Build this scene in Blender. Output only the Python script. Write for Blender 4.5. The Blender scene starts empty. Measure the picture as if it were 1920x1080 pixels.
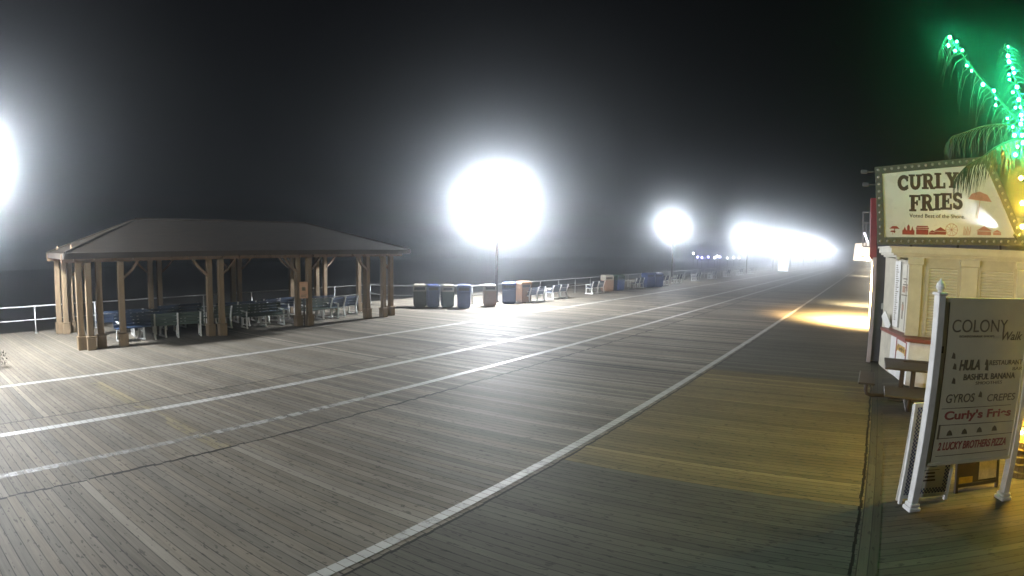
import bpy, math, random
from mathutils import Vector, Matrix
random.seed(7)
R_ = math.radians
SC = bpy.context.scene
COL = SC.collection

# ------------------------------------------------------------------ camera (wide webcam lens, barrel distortion)
CAM_H = 3.0
cam = bpy.data.cameras.new('camera')
CAM = bpy.data.objects.new('camera', cam); COL.objects.link(CAM); SC.camera = CAM
cam.type = 'PANO'; cam.panorama_type = 'FISHEYE_LENS_POLYNOMIAL'
cam.sensor_fit = 'HORIZONTAL'; cam.sensor_width = 36.0; cam.sensor_height = 20.25
cam.fisheye_fov = math.pi
cam.fisheye_polynomial_k0 = 0.0
cam.fisheye_polynomial_k1 = -0.05337514411931835
cam.fisheye_polynomial_k2 = 8.348040453402857e-06
cam.fisheye_polynomial_k3 = 1.5089739310923026e-05
cam.fisheye_polynomial_k4 = -2.616669363973422e-07
cam.clip_start = 0.05; cam.clip_end = 3000
CR = Matrix(((0.7951094228104878, -0.053064358698359654, 0.6041400330998641),
             (0.6063685151112697, 0.051698770922180184, -0.7935013931726207),
             (0.010873345378811832, 0.9972519295148382, 0.07328273629720244)))
m4 = CR.to_4x4(); m4.translation = (0, 0, CAM_H); CAM.matrix_world = m4

# ------------------------------------------------------------------ world, colour management
w = bpy.data.worlds.new('World'); SC.world = w; w.use_nodes = True
wn = w.node_tree; wn.nodes.clear()
wo = wn.nodes.new('ShaderNodeOutputWorld'); wb = wn.nodes.new('ShaderNodeBackground')
wb.inputs[0].default_value = (0.0010, 0.0011, 0.0014, 1); wb.inputs[1].default_value = 1.0
wn.links.new(wb.outputs[0], wo.inputs[0])
SC.view_settings.view_transform = 'Standard'; SC.view_settings.look = 'None'
SC.view_settings.exposure = 0; SC.view_settings.gamma = 1
try:
    SC.cycles.use_denoising = True
    SC.cycles.max_bounces = 6; SC.cycles.volume_bounces = 0
    SC.cycles.sample_clamp_indirect = 4
    SC.cycles.caustics_reflective = False; SC.cycles.caustics_refractive = False
except Exception:
    pass

# ------------------------------------------------------------------ survey helpers: a pixel of the 1920x1080 photo to a point
FF, K1, K2 = 1000.0, 0.09357372458983788, -0.008850518402995588
def ray(px, py):
    dx, dy = px - 960.0, py - 540.0
    r = math.hypot(dx, dy); th = r / FF
    for _ in range(20):
        th -= (th + K1*th**3 + K2*th**5 - r/FF) / (1 + 3*K1*th*th + 5*K2*th**4)
    s = math.sin(th) / r if r > 1e-9 else 0
    return CR @ Vector((dx*s, -dy*s, -math.cos(th)))
def at(px, py, z=0.0):
    d = ray(px, py); t = (z - CAM_H) / d.z
    return Vector((d.x*t, d.y*t, z))
def atY(px, py, Y):
    d = ray(px, py); t = Y / d.y
    return Vector((d.x*t, Y, CAM_H + d.z*t))
def atX(px, py, X):
    d = ray(px, py); t = X / d.x
    return Vector((X, d.y*t, CAM_H + d.z*t))

# ------------------------------------------------------------------ node helpers
class E:
    """a little expression over shader math nodes"""
    def __init__(s, nt, sock): s.nt = nt; s.s = sock
    def _m(s, op, *a):
        n = s.nt.nodes.new('ShaderNodeMath'); n.operation = op
        for i, v in enumerate((s,) + a):
            if isinstance(v, E): s.nt.links.new(v.s, n.inputs[i])
            else: n.inputs[i].default_value = v
        return E(s.nt, n.outputs[0])
    def __add__(s, o): return s._m('ADD', o)
    def __sub__(s, o): return s._m('SUBTRACT', o)
    def __mul__(s, o): return s._m('MULTIPLY', o)
    def __truediv__(s, o): return s._m('DIVIDE', o)
    def floor(s): return s._m('FLOOR')
    def frac(s): return s._m('FRACT')
    def abs(s): return s._m('ABSOLUTE')
    def lt(s, v): return s._m('LESS_THAN', v)
    def gt(s, v): return s._m('GREATER_THAN', v)
    def mx(s, v): return s._m('MAXIMUM', v)
    def mn(s, v): return s._m('MINIMUM', v)
    def pw(s, v): return s._m('POWER', v)
    def cl(s):
        n = s._m('ADD', 0.0); n.s.node.use_clamp = True; return n
def comb(nt, x, y, z):
    n = nt.nodes.new('ShaderNodeCombineXYZ')
    for i, v in enumerate((x, y, z)):
        if isinstance(v, E): nt.links.new(v.s, n.inputs[i])
        else: n.inputs[i].default_value = v
    return n.outputs[0]
def white(nt, vec):
    n = nt.nodes.new('ShaderNodeTexWhiteNoise'); n.noise_dimensions = '3D'
    nt.links.new(vec, n.inputs['Vector']); return E(nt, n.outputs['Value'])
def noise(nt, vec, scale=1, detail=4, rough=0.6):
    n = nt.nodes.new('ShaderNodeTexNoise'); n.inputs['Scale'].default_value = scale
    n.inputs['Detail'].default_value = detail; n.inputs['Roughness'].default_value = rough
    if vec is not None: nt.links.new(vec, n.inputs['Vector'])
    return E(nt, n.outputs[0])
def new_mat(name):
    m = bpy.data.materials.new(name); m.use_nodes = True
    nt = m.node_tree; b = nt.nodes['Principled BSDF']
    return m, nt, b
def mixc(nt, fac, a, b):
    n = nt.nodes.new('ShaderNodeMix'); n.data_type = 'RGBA'
    if isinstance(fac, E): nt.links.new(fac.s, n.inputs[0])
    else: n.inputs[0].default_value = fac
    for i, v in ((6, a), (7, b)):
        if isinstance(v, (tuple, list)): n.inputs[i].default_value = (*v[:3], 1)
        else: nt.links.new(v, n.inputs[i])
    return n.outputs[2]
def bump(nt, b, h, strength=0.4, dist=0.01):
    n = nt.nodes.new('ShaderNodeBump'); n.inputs['Strength'].default_value = strength
    n.inputs['Distance'].default_value = dist
    nt.links.new(h.s, n.inputs['Height']); nt.links.new(n.outputs[0], b.inputs['Normal'])
_mats = {}
def plain(name, col, rough=0.6, var=0.25, scale=6.0, metal=0.0, bmp=0.15, stretch=(1, 1, 1), dirt=0.0):
    """painted or bare surface: colour with mottling, scuffs and a fine bump"""
    if name in _mats: return _mats[name]
    m, nt, b = new_mat(name)
    tc = nt.nodes.new('ShaderNodeTexCoord'); mp = nt.nodes.new('ShaderNodeMapping')
    nt.links.new(tc.outputs['Object'], mp.inputs[0]); mp.inputs['Scale'].default_value = stretch
    n1 = noise(nt, mp.outputs[0], scale, 6, 0.65)
    dark = tuple(c*(1-var) for c in col); lite = tuple(min(1, c*(1+var*0.6)) for c in col)
    c = mixc(nt, ((n1-0.35)*3.0).cl(), dark, lite)
    if dirt:
        n2 = noise(nt, mp.outputs[0], scale*0.35, 8, 0.7)
        c = mixc(nt, ((n2-0.55)*5.0).cl()*dirt, c, tuple(x*0.35 for x in col))
    nt.links.new(c, b.inputs['Base Color'])
    b.inputs['Roughness'].default_value = rough; b.inputs['Metallic'].default_value = metal
    r = ((n1-0.5)*0.25+rough).cl(); nt.links.new(r.s, b.inputs['Roughness'])
    n3 = noise(nt, mp.outputs[0], scale*6, 4, 0.6)
    bump(nt, b, n3, bmp, 0.01)
    _mats[name] = m; return m
def glow(name, col, strength):
    if name in _mats: return _mats[name]
    m, nt, b = new_mat(name)
    b.inputs['Base Color'].default_value = (*col, 1)
    b.inputs['Emission Color'].default_value = (*col, 1)
    b.inputs['Emission Strength'].default_value = strength
    _mats[name] = m; return m

# ------------------------------------------------------------------ mesh helpers
class MB:
    def __init__(s): s.v = []; s.f = []
    def add(s, vs, fs):
        k = len(s.v); s.v += [tuple(v) for v in vs]; s.f += [tuple(i+k for i in f) for f in fs]; return s
    def box(s, x0, x1, y0, y1, z0, z1, bev=0.0):
        if bev <= 0:
            vs = [(x, y, z) for z in (z0, z1) for y in (y0, y1) for x in (x0, x1)]
            return s.add(vs, [(0, 2, 3, 1), (4, 5, 7, 6), (0, 1, 5, 4), (2, 6, 7, 3), (0, 4, 6, 2), (1, 3, 7, 5)])
        b = min(bev, (x1-x0)/2.2, (y1-y0)/2.2, (z1-z0)/2.2)
        def ring(a, z): return [(x0+a+b*0, y0+b, z), (x0+b, y0+a, z), (x1-b, y0+a, z), (x1-a, y0+b, z), (x1-a, y1-b, z), (x1-b, y1-a, z), (x0+b, y1-a, z), (x0+a, y1-b, z)]
        def ring2(z): return [(x0+b, y0+b, z)]*1
        rs = []
        for a, z in ((b, z0), (0, z0+b), (0, z1-b), (b, z1)):
            if a == 0: rs.append([(x0, y0+b, z), (x0+b, y0, z), (x1-b, y0, z), (x1, y0+b, z), (x1, y1-b, z), (x1-b, y1, z), (x0+b, y1, z), (x0, y1-b, z)])
            else: rs.append([(x0+b, y0+1.3*b, z), (x0+1.3*b, y0+b, z), (x1-1.3*b, y0+b, z), (x1-b, y0+1.3*b, z), (x1-b, y1-1.3*b, z), (x1-1.3*b, y1-b, z), (x0+1.3*b, y1-b, z), (x0+b, y1-1.3*b, z)])
        return s.loft(rs)
    def loft(s, rings, cap=True, close=True):
        n = len(rings[0]); vs = [p for r in rings for p in r]; fs = []
        for i in range(len(rings)-1):
            for j in range(n if close else n-1):
                a = i*n+j; b = i*n+(j+1) % n
                fs.append((a, b, b+n, a+n))
        if cap:
            fs.append(tuple(range(n-1, -1, -1))); fs.append(tuple((len(rings)-1)*n+j for j in range(n)))
        return s.add(vs, fs)
    def bar(s, p, q, w, h=None, up=(0, 0, 1)):
        """rectangular bar from p to q"""
        h = h or w; p = Vector(p); q = Vector(q); d = (q-p).normalized(); up = Vector(up)
        if abs(d.dot(up)) > 0.98: up = Vector((1, 0, 0))
        a = d.cross(up).normalized(); b = a.cross(d).normalized()
        rs = [[c + a*(sx*w/2) + b*(sy*h/2) for sx, sy in ((-1, -1), (1, -1), (1, 1), (-1, 1))] for c in (p, q)]
        return s.loft(rs)
    def tube(s, pts, r, n=8):
        pts = [Vector(p) for p in pts]; rr = r if isinstance(r, (list, tuple)) else [r]*len(pts)
        rings = []
        for i, p in enumerate(pts):
            d = (pts[min(i+1, len(pts)-1)] - pts[max(i-1, 0)]).normalized()
            up = Vector((0, 0, 1)) if abs(d.z) < 0.95 else Vector((1, 0, 0))
            a = d.cross(up).normalized(); b = a.cross(d).normalized()
            rings.append([p + (a*math.cos(t) + b*math.sin(t))*rr[i] for t in [2*math.pi*k/n for k in range(n)]])
        return s.loft(rings)
    def lathe(s, prof, cx=0, cy=0, n=16):
        return s.loft([[(cx+r*math.cos(2*math.pi*k/n), cy+r*math.sin(2*math.pi*k/n), z) for k in range(n)] for r, z in prof])
    def poly(s, pts, depth):
        """flat polygon (list of Vectors, planar) extruded by vector depth"""
        pts = [Vector(p) for p in pts]; d = Vector(depth); n = len(pts)
        vs = pts + [p+d for p in pts]
        fs = [tuple(range(n)), tuple(range(2*n-1, n-1, -1))] + [(i, i+n, (i+1) % n+n, (i+1) % n) for i in range(n)]
        return s.add(vs, fs)
    def sphere(s, c, r, n=10):
        prof = [(max(1e-3, r*math.sin(math.pi*i/n)), c[2]-r*math.cos(math.pi*i/n)) for i in range(n+1)]
        return s.lathe(prof, c[0], c[1], n+2)
    def build(s, name, mat, parent=None, smooth=False):
        me = bpy.data.meshes.new(name); me.from_pydata(s.v, [], s.f)
        me.validate(); me.update()
        import bmesh
        bm = bmesh.new(); bm.from_mesh(me); bmesh.ops.recalc_face_normals(bm, faces=bm.faces); bm.to_mesh(me); bm.free()
        if smooth:
            for p in me.polygons: p.use_smooth = True
        if isinstance(mat, (list, tuple)):
            for x in mat: me.materials.append(x)
        else: me.materials.append(mat)
        o = bpy.data.objects.new(name, me); COL.objects.link(o)
        if parent is not None: o.parent = parent
        return o
def thing(name, label, cat, loc=(0, 0, 0), rz=0.0, group=None):
    o = bpy.data.objects.new(name, None); COL.objects.link(o); o.empty_display_size = 0.2
    o.location = loc; o.rotation_euler = (0, 0, rz); return tag(o, label, cat, group)
def tag(o, label, cat, group=None):
    o['label'] = label; o['category'] = cat
    if group: o['group'] = group
    return o
def struct(o): o['kind'] = 'structure'; return o
def kids(o): return [c for c in COL.objects if c.parent is o]
def dup(root, loc, rz, label):
    def cp(o, par):
        c = o.copy(); COL.objects.link(c)
        if par is not None: c.parent = par
        for k in list(CH.get(o.name, [])): cp(k, c)
        return c
    CH = {}
    for o in COL.objects:
        if o.parent: CH.setdefault(o.parent.name, []).append(o)
    r = cp(root, None); r.location = loc; r.rotation_euler = (0, 0, rz); r['label'] = label
    return r
def point(parent, loc, power, col, radius):
    l = bpy.data.lights.new('lamp_light', 'POINT'); l.energy = power; l.color = col; l.shadow_soft_size = radius
    o = bpy.data.objects.new('lamp_light', l); COL.objects.link(o); o.location = loc
    if parent is not None: o.parent = parent
    return o
def lettering(txt, o3, ux, uz, x, z, h, mat, parent, bold=0.0, shear=0.0, width=None, name='lettering', off=0.004, align='LEFT'):
    """flat built-in-font text on the plane through o3 spanned by ux (right) and uz (up); x,z metres; h = cap height"""
    cu = bpy.data.curves.new('t', 'FONT'); cu.body = txt; cu.size = h/0.7; cu.shear = shear
    cu.offset = bold*h; cu.extrude = 0.0015; cu.align_x = align
    ob = bpy.data.objects.new('t', cu); COL.objects.link(ob)
    dg = bpy.context.evaluated_depsgraph_get(); dg.update()
    me = bpy.data.meshes.new_from_object(ob.evaluated_get(dg)); COL.objects.unlink(ob)
    xs = [v.co.x for v in me.vertices]; sx = 1.0
    x0 = min(xs); wd = max(xs)-x0
    if width: sx = width/wd
    n = ux.cross(uz).normalized()
    for v in me.vertices:
        c = v.co.copy()
        v.co = o3 + ux*(x+((c.x-x0) if align == 'LEFT' else c.x)*sx) + uz*(z+c.y) + n*(off + c.z)
    me.materials.clear(); me.materials.append(mat); me.name = name
    o = bpy.data.objects.new(name, me); COL.objects.link(o)
    if parent is not None: o.parent = parent
    return o

# ------------------------------------------------------------------ materials
def plank_mat(name, ang, base, seams=(), patches=True, width=0.118):
    m, nt, b = new_mat(name)
    g = nt.nodes.new('ShaderNodeNewGeometry'); sp = nt.nodes.new('ShaderNodeSeparateXYZ')
    nt.links.new(g.outputs['Position'], sp.inputs[0])
    X, Y = E(nt, sp.outputs[0]), E(nt, sp.outputs[1])
    ca, sa = math.cos(ang), math.sin(ang)
    u = X*ca + Y*sa; v = Y*ca - X*sa
    sec = X*0.0
    for s_ in seams: sec = sec + X.gt(s_)
    pi = (v/width + sec*0.37).floor(); pf = (v/width + sec*0.37).frac()
    r1 = white(nt, comb(nt, pi, sec, 3.1))
    ub = (u/3.6 + r1*7.0); ui = ub.floor(); uf = ub.frac()
    if seams: ui = ui*0.0
    r2 = white(nt, comb(nt, pi, sec*13.7+ui, 8.3))
    r3 = white(nt, comb(nt, (pi/2.0).floor(), sec*3.7, 1.3))
    r4 = white(nt, comb(nt, (v/1.9 + noise(nt, comb(nt, sec*9.0, v*0.3, 0.0), 1, 2)*2).floor(), sec, 5.5))
    grain = noise(nt, comb(nt, u*1.1, v*38.0, sec*5.0), 1.0, 5, 0.7)
    blot = noise(nt, comb(nt, u*0.8, v*1.6, sec*2.0), 0.9, 6, 0.65)
    spots = noise(nt, comb(nt, u*6.0, v*21.0, sec*4.0), 1.0, 2, 0.5)
    far = ((Y-3.0)*0.09).cl()*(X.gt(-3.83)*-0.7+1.0)
    val = (r2-0.5)*(far*0.75+0.30) + (r3-0.5)*(far*0.40+0.12) + (r4-0.5)*0.10 + (grain-0.5)*1.1 + (blot-0.5)*0.8 + 1.0
    val = val*(spots.gt(0.64)*-0.5 + 1.0)
    # weathered splashes of old paint and a few bleached boards
    val = val + r2.gt(0.975)*0.22
    gapw = 0.055
    gap = (pf-0.5).abs().gt(0.5-gapw)
    worn = noise(nt, comb(nt, u*2.2, pi, 0.0), 1.0, 2, 0.5)
    gap = gap*(worn*1.6).mn(1.0)
    val = (val*(gap*-0.75+1.0)).mx(0.08)
    seam = X*0.0
    for s_ in seams:
        wob = white(nt, comb(nt, pi, s_, 2.2))
        seam = seam.mx((X-(s_) + (wob-0.5)*(0.05 if s_ == -7.75 else 0.02) + (blot-0.5)*(0.10 if s_ == -7.75 else 0.03)).abs().lt(0.028 if s_ == -7.75 else 0.018))
    val = val*(seam*-0.88+1.0)
    warm = white(nt, comb(nt, pi, sec, 11.0))
    c0 = mixc(nt, warm, base, (base[0]*1.05, base[1]*1.00, base[2]*0.93))
    if patches:
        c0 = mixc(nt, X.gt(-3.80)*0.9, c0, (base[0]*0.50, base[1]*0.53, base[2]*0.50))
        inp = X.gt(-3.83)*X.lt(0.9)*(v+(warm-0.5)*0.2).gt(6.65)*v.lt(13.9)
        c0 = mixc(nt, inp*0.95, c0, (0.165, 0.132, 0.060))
        yb = X.gt(-13.6)*X.lt(-7.78)*v.gt(3.98)*v.lt(4.24)*blot.gt(0.44)
        c0 = mixc(nt, yb*0.18, c0, (0.42, 0.34, 0.12))
        st = X.gt(-3.7)*X.lt(-2.6)*v.gt(2.1)*v.lt(2.7)*blot.gt(0.45)
        c0 = mixc(nt, st*0.35, c0, (0.20, 0.14, 0.05))
    vv = nt.nodes.new('ShaderNodeVectorMath'); vv.operation = 'SCALE'
    nt.links.new(c0, vv.inputs[0]); nt.links.new(val.s, vv.inputs['Scale'])
    nt.links.new(vv.outputs[0], b.inputs['Base Color'])
    ro = ((grain-0.5)*0.0 + 0.68).cl()
    nt.links.new(ro.s, b.inputs['Roughness'])
    b.inputs['Specular IOR Level'].default_value = 0.12
    hh = seam*-1.0
    bump(nt, b, hh, 0.22, 0.008)
    return m
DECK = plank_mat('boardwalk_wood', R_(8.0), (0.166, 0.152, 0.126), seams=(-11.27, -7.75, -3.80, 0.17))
DECK2 = plank_mat('apron_wood', R_(31.0), (0.090, 0.084, 0.066), seams=(), patches=False)
STRIP = plank_mat('runner_wood', R_(90.0), (0.07, 0.068, 0.052), seams=(), patches=False, width=0.11)

def paint_mat(name, worn):
    m, nt, b = new_mat(name)
    g = nt.nodes.new('ShaderNodeNewGeometry'); sp = nt.nodes.new('ShaderNodeSeparateXYZ')
    nt.links.new(g.outputs['Position'], sp.inputs[0])
    X, Y = E(nt, sp.outputs[0]), E(nt, sp.outputs[1])
    ca, sa = math.cos(R_(8)), math.sin(R_(8))
    v = Y*ca - X*sa; pi = (v/0.118).floor(); pf = (v/0.118).frac()
    r = white(nt, comb(nt, pi, 4.0, 1.0)); n = noise(nt, comb(nt, X*9.0, Y*9.0, 0.0), 1.0, 5, 0.7)
    edge = noise(nt, comb(nt, X*60.0, v*9.0, 2.0), 1.0, 3, 0.6)
    wear = ((Y-6.0)*-0.09).cl()*worn*0.62 + 0.10
    fade = ((Y*-1.0+8.5)*0.16).cl()*((Y+2.0)*0.35).cl()*worn
    keep = ((n*0.5 + r*0.16 + 0.22 - (fade*0.14+0.27))*5.0).cl()*((pf-0.5).abs().lt(0.455))*(fade*-0.5+1.0)
    tr = nt.nodes.new('ShaderNodeBsdfTransparent'); mx = nt.nodes.new('ShaderNodeMixShader')
    out = nt.nodes['Material Output']
    nt.links.new(keep.s, mx.inputs[0]); nt.links.new(tr.outputs[0], mx.inputs[1]); nt.links.new(b.outputs[0], mx.inputs[2])
    nt.links.new(mx.outputs[0], out.inputs[0])
    c = mixc(nt, (n*0.7+r*0.4).cl(), (0.28, 0.28, 0.26), (0.52, 0.52, 0.49)); nt.links.new(c, b.inputs['Base Color'])
    b.inputs['Roughness'].default_value = 0.55
    return m
PAINT = paint_mat('road_paint', 0.15); PAINTW = paint_mat('worn_road_paint', 1.0)

WOOD = plain('pavilion_timber', (0.23, 0.165, 0.095), 0.75, 0.35, 5, stretch=(1, 1, 0.15), bmp=0.3, dirt=0.5)
WOODR = plain('beam_timber', (0.24, 0.16, 0.10), 0.75, 0.35, 5, bmp=0.3, dirt=0.4)
WHITE = plain('white_paint', (0.72, 0.72, 0.70), 0.45, 0.12, 5, dirt=0.25)
GALV = plain('galvanised_steel', (0.52, 0.53, 0.53), 0.42, 0.15, 12, metal=0.6)
ALU = plain('white_rail_paint', (0.52, 0.53, 0.53), 0.4, 0.12, 12)
CREAM = plain('cream_stucco', (0.50, 0.47, 0.38), 0.8, 0.14, 3, dirt=0.3)
CREAMT = plain('cream_trim', (0.58, 0.56, 0.47), 0.6, 0.12, 3, dirt=0.25)
FRAMEM = plain('sign_frame_metal', (0.065, 0.07, 0.07), 0.5, 0.3, 9)
DARKM = plain('dark_frame_metal', (0.035, 0.034, 0.036), 0.5, 0.3, 9)
BRONZE = plain('dark_bronze_metal', (0.045, 0.034, 0.028), 0.55, 0.3, 9)
REDC = plain('red_brown_counter', (0.22, 0.055, 0.035), 0.45, 0.25, 6)
REDP = plain('red_panel_paint', (0.32, 0.03, 0.035), 0.5, 0.2, 6)
BLUE = plain('blue_plastic', (0.018, 0.038, 0.14), 0.5, 0.2, 5, dirt=0.2)
BLUEW = plain('blue_painted_slats', (0.03, 0.055, 0.11), 0.6, 0.3, 7, stretch=(1, 6, 6), dirt=0.35)
SLATG = plain('green_painted_slats', (0.045, 0.07, 0.055), 0.6, 0.3, 7, stretch=(1, 6, 6), dirt=0.35)
GREENB = plain('dark_green_plastic', (0.035, 0.06, 0.045), 0.5, 0.2, 5)
OLIVE = plain('dark_olive_plastic', (0.05, 0.052, 0.04), 0.5, 0.2, 5)
BEIGE = plain('beige_plastic', (0.27, 0.25, 0.20), 0.5, 0.12, 5, dirt=0.2)
TAN = plain('terracotta_plastic', (0.22, 0.13, 0.08), 0.55, 0.15, 5, dirt=0.2)
BLACK = plain('painted_throat_shade', (0.012, 0.012, 0.012), 0.8, 0.2, 5)
BLUEP = plain('checker_blue', (0.02, 0.03, 0.14), 0.5, 0.1, 5)
INKD = plain('dark_brown_ink', (0.045, 0.022, 0.018), 0.6, 0.25, 8)
INKR = plain('red_ink', (0.30, 0.035, 0.03), 0.6, 0.2, 8)
INKF = plain('faded_red_ink', (0.36, 0.09, 0.07), 0.6, 0.2, 8)
INKG = plain('grey_brown_ink', (0.17, 0.14, 0.085), 0.7, 0.2, 8)
YELP = plain('yellow_print', (0.50, 0.30, 0.035), 0.6, 0.3, 8)
PINKP = plain('faded_red_print', (0.46, 0.20, 0.17), 0.6, 0.2, 8)
LAMPC = (0.92, 0.95, 1.0)

def shingle_mat():
    m, nt, b = new_mat('roof_shingles')
    tc = nt.nodes.new('ShaderNodeTexCoord'); br = nt.nodes.new('ShaderNodeTexBrick')
    mp = nt.nodes.new('ShaderNodeMapping'); mp.inputs['Rotation'].default_value = (0, 0, R_(90))
    nt.links.new(tc.outputs['Object'], mp.inputs[0]); nt.links.new(mp.outputs[0], br.inputs[0])
    br.inputs['Scale'].default_value = 1.0; br.inputs['Brick Width'].default_value = 0.33; br.inputs['Row Height'].default_value = 0.13
    br.inputs['Mortar Size'].default_value = 0.008
    br.inputs['Color1'].default_value = (0.013, 0.010, 0.007, 1); br.inputs['Color2'].default_value = (0.024, 0.019, 0.013, 1)
    br.inputs['Mortar'].default_value = (0.012, 0.011, 0.009, 1)
    n = noise(nt, tc.outputs['Object'], 1.2, 7, 0.7)
    c = mixc(nt, ((n-0.4)*2).cl()*0.5, br.outputs[0], (0.022, 0.02, 0.015)); nt.links.new(c, b.inputs['Base Color'])
    b.inputs['Roughness'].default_value = 0.95; b.inputs['Specular IOR Level'].default_value = 0.08
    bump(nt, b, E(nt, br.outputs['Fac'])*-1.0, 0.5, 0.01)
    return m
SHINGLE = shingle_mat()

# ------------------------------------------------------------------ THE SETTING
def sheet(name, mat, x0, x1, y0, y1, z, t=0.0, parent=None):
    mb = MB()
    if t: mb.box(x0, x1, y0, y1, z-t, z)
    else: mb.add([(x0, y0, z), (x1, y0, z), (x1, y1, z), (x0, y1, z)], [(0, 1, 2, 3)])
    return mb.build(name, mat, parent)
SAND = plain('darkened_beach_sand', (0.055, 0.05, 0.036), 0.95, 0.3, 0.6, bmp=0.5)  # sand colour darkened to stand for the unlit beach
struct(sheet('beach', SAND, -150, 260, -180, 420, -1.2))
SEA = plain('sea_water', (0.012, 0.018, 0.024), 0.15, 0.3, 0.3, bmp=0.4)
struct(sheet('sea', SEA, -480, -150, -180, 420, -1.25))
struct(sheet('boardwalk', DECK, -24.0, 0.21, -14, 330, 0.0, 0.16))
struct(sheet('boardwalk_runner', STRIP, 0.21, 0.43, -14, 330, 0.004, 0.16))
struct(sheet('boardwalk_apron', DECK2, 0.43, 40, -14, 330, 0.0, 0.16))
for x, wd, mt in ((-14.45, 0.20, PAINT), (-10.53, 0.20, PAINT), (-8.53, 0.17, PAINTW), (-3.95, 0.14, PAINT)):
    struct(sheet('painted_stripe', mt, x-wd/2, x+wd/2, -14, 330, 0.006))

# ------------------------------------------------------------------ PAVILION
XF, XB = -18.35, -22.6
pav = thing('pavilion', 'open timber picnic pavilion with a hipped shingle roof on clustered posts', 'pavilion', (XF, 9.0, 0))
def pl(mb, name, mat, par=None, **k):
    """mesh in world coordinates placed under the pavilion empty"""
    mb.v = [(x-XF, y-9.0, z) for x, y, z in mb.v]
    return mb.build(name, mat, par or pav, **k)
frontY = [2.72, 2.98, 3.34, 4.0, 7.07, 7.42, 10.62, 11.0, 14.0, 14.72, 15.3]
backY = [2.55, 2.78, 3.02, 6.12, 6.55, 9.72, 10.1, 12.62, 13.72, 14.02, 14.6]
ZB = 2.64
for xx, ys in ((XF, frontY), (XB, backY)):
    for i, y in enumerate(ys):
        x = xx + (0.12 if i % 2 else -0.08)
        mb = MB().box(x-0.095, x+0.095, y-0.095, y+0.095, 0.42, ZB, 0.012)
        po = pl(mb, 'post', WOOD)
        bs = pl(MB().box(x-0.14, x+0.14, y-0.14, y+0.14, 0.0, 0.38, 0.015).box(x-0.155, x+0.155, y-0.155, y+0.155, 0.38, 0.42, 0.01), 'post_base', WOOD, po)
# side posts in the middle of the two short ends
for y in (2.75, 15.25):
    for x in (-20.2, -20.75):
        if y < 5: continue
        po = pl(MB().box(x-0.095, x+0.095, y-0.095, y+0.095, 0.42, ZB, 0.012), 'post', WOOD)
        pl(MB().box(x-0.125, x+0.125, y-0.125, y+0.125, 0.0, 0.42, 0.015), 'post_base', WOOD, po)
# beams
for x in (XF, XB):
    pl(MB().box(x-0.07, x+0.07, 2.2, 15.85, ZB, 2.90), 'beam', WOODR)
for y in (2.75, 7.25, 10.8, 15.2):
    pl(MB().box(XB+0.07, XF-0.07, y-0.07, y+0.07, ZB+0.02, 2.88), 'beam', WOODR)
# curved knee braces
def brace(x, y, dy, dx=0):
    pts = []
    for i in range(6):
        t = i/5; e = t + 0.10*math.sin(math.pi*t)
        pts.append(Vector((x+dx*e, y+dy*e, 2.10+0.54*t)))
    mb = MB()
    for i in range(5): mb.bar(pts[i], pts[i+1], 0.07, 0.11, up=(1, 0, 0) if dy else (0, 1, 0))
    pl(mb, 'knee_brace', WOODR)
for x, ys in ((XF, ((4.09, 1), (6.98, -1), (7.51, 1), (10.53, -1), (11.09, 1), (13.91, -1))), (XB, ((3.11, 1), (6.03, -1), (6.64, 1), (9.63, -1), (10.19, 1), (12.53, -1), (12.71, 1), (14.69, 1)))):
    for y, d in ys: brace(x, y, d*0.5)
for y in (2.98, 15.2):
    brace(XF-0.1, y, 0, -0.6)
# roof
ex0, ex1, ey0, ey1, ez = -23.15, -17.85, 2.25, 15.95, 2.93
xr, ry0, ry1, rz = (ex0+ex1)/2, 5.1, 12.2, 4.06
t = 0.14
A_ = [(ex0, ey0, ez), (ex1, ey0, ez), (ex1, ey1, ez), (ex0, ey1, ez), (xr, ry0, rz), (xr, ry1, rz)]
B_ = [(x, y, z-t) for x, y, z in A_]
pl(MB().add(A_+B_, [(0, 1, 4), (1, 2, 5, 4), (2, 3, 5), (3, 0, 4, 5), (6, 10, 7), (7, 10, 11, 8), (8, 11, 9), (9, 11, 10, 6), (0, 6, 7, 1), (1, 7, 8, 2), (2, 8, 9, 3), (3, 9, 6, 0)]), 'roof', SHINGLE)
mb = MB()
for a, b in ((0, 1), (1, 2), (2, 3), (3, 0)):
    p, q = Vector(A_[a]), Vector(A_[b]); n = (q-p).cross(Vector((0, 0, 1))).normalized()*0.018
    mb.bar(p+n+Vector((0, 0, -0.09)), q+n+Vector((0, 0, -0.09)), 0.03, 0.17)
pl(mb, 'fascia', plain('dark_fascia_paint', (0.04, 0.03, 0.02), 0.85, 0.3, 5))
mb = MB()
mb.tube([Vector(A_[4])+Vector((0, -0.05, 0.01)), Vector(A_[5])+Vector((0, 0.05, 0.01))], 0.05, 6)
for a, b in ((0, 4), (1, 4), (2, 5), (3, 5)): mb.tube([Vector(A_[a])+Vector((0, 0, 0.005)), Vector(A_[b])+Vector((0, 0, 0.005))], 0.045, 6)
pl(mb, 'ridge_cap', SHINGLE)
y = ey0+0.3   # rafter tails showing under the eaves
while y < ey1-0.2:
    for sx, xe in ((1, ex1), (-1, ex0)):
        pl(MB().bar((xe-sx*0.9, y, ez-0.18+0.9*0.43), (xe-sx*0.06, y, ez-0.20), 0.04, 0.11), 'rafter', WOODR)
    y += 0.61

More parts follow.
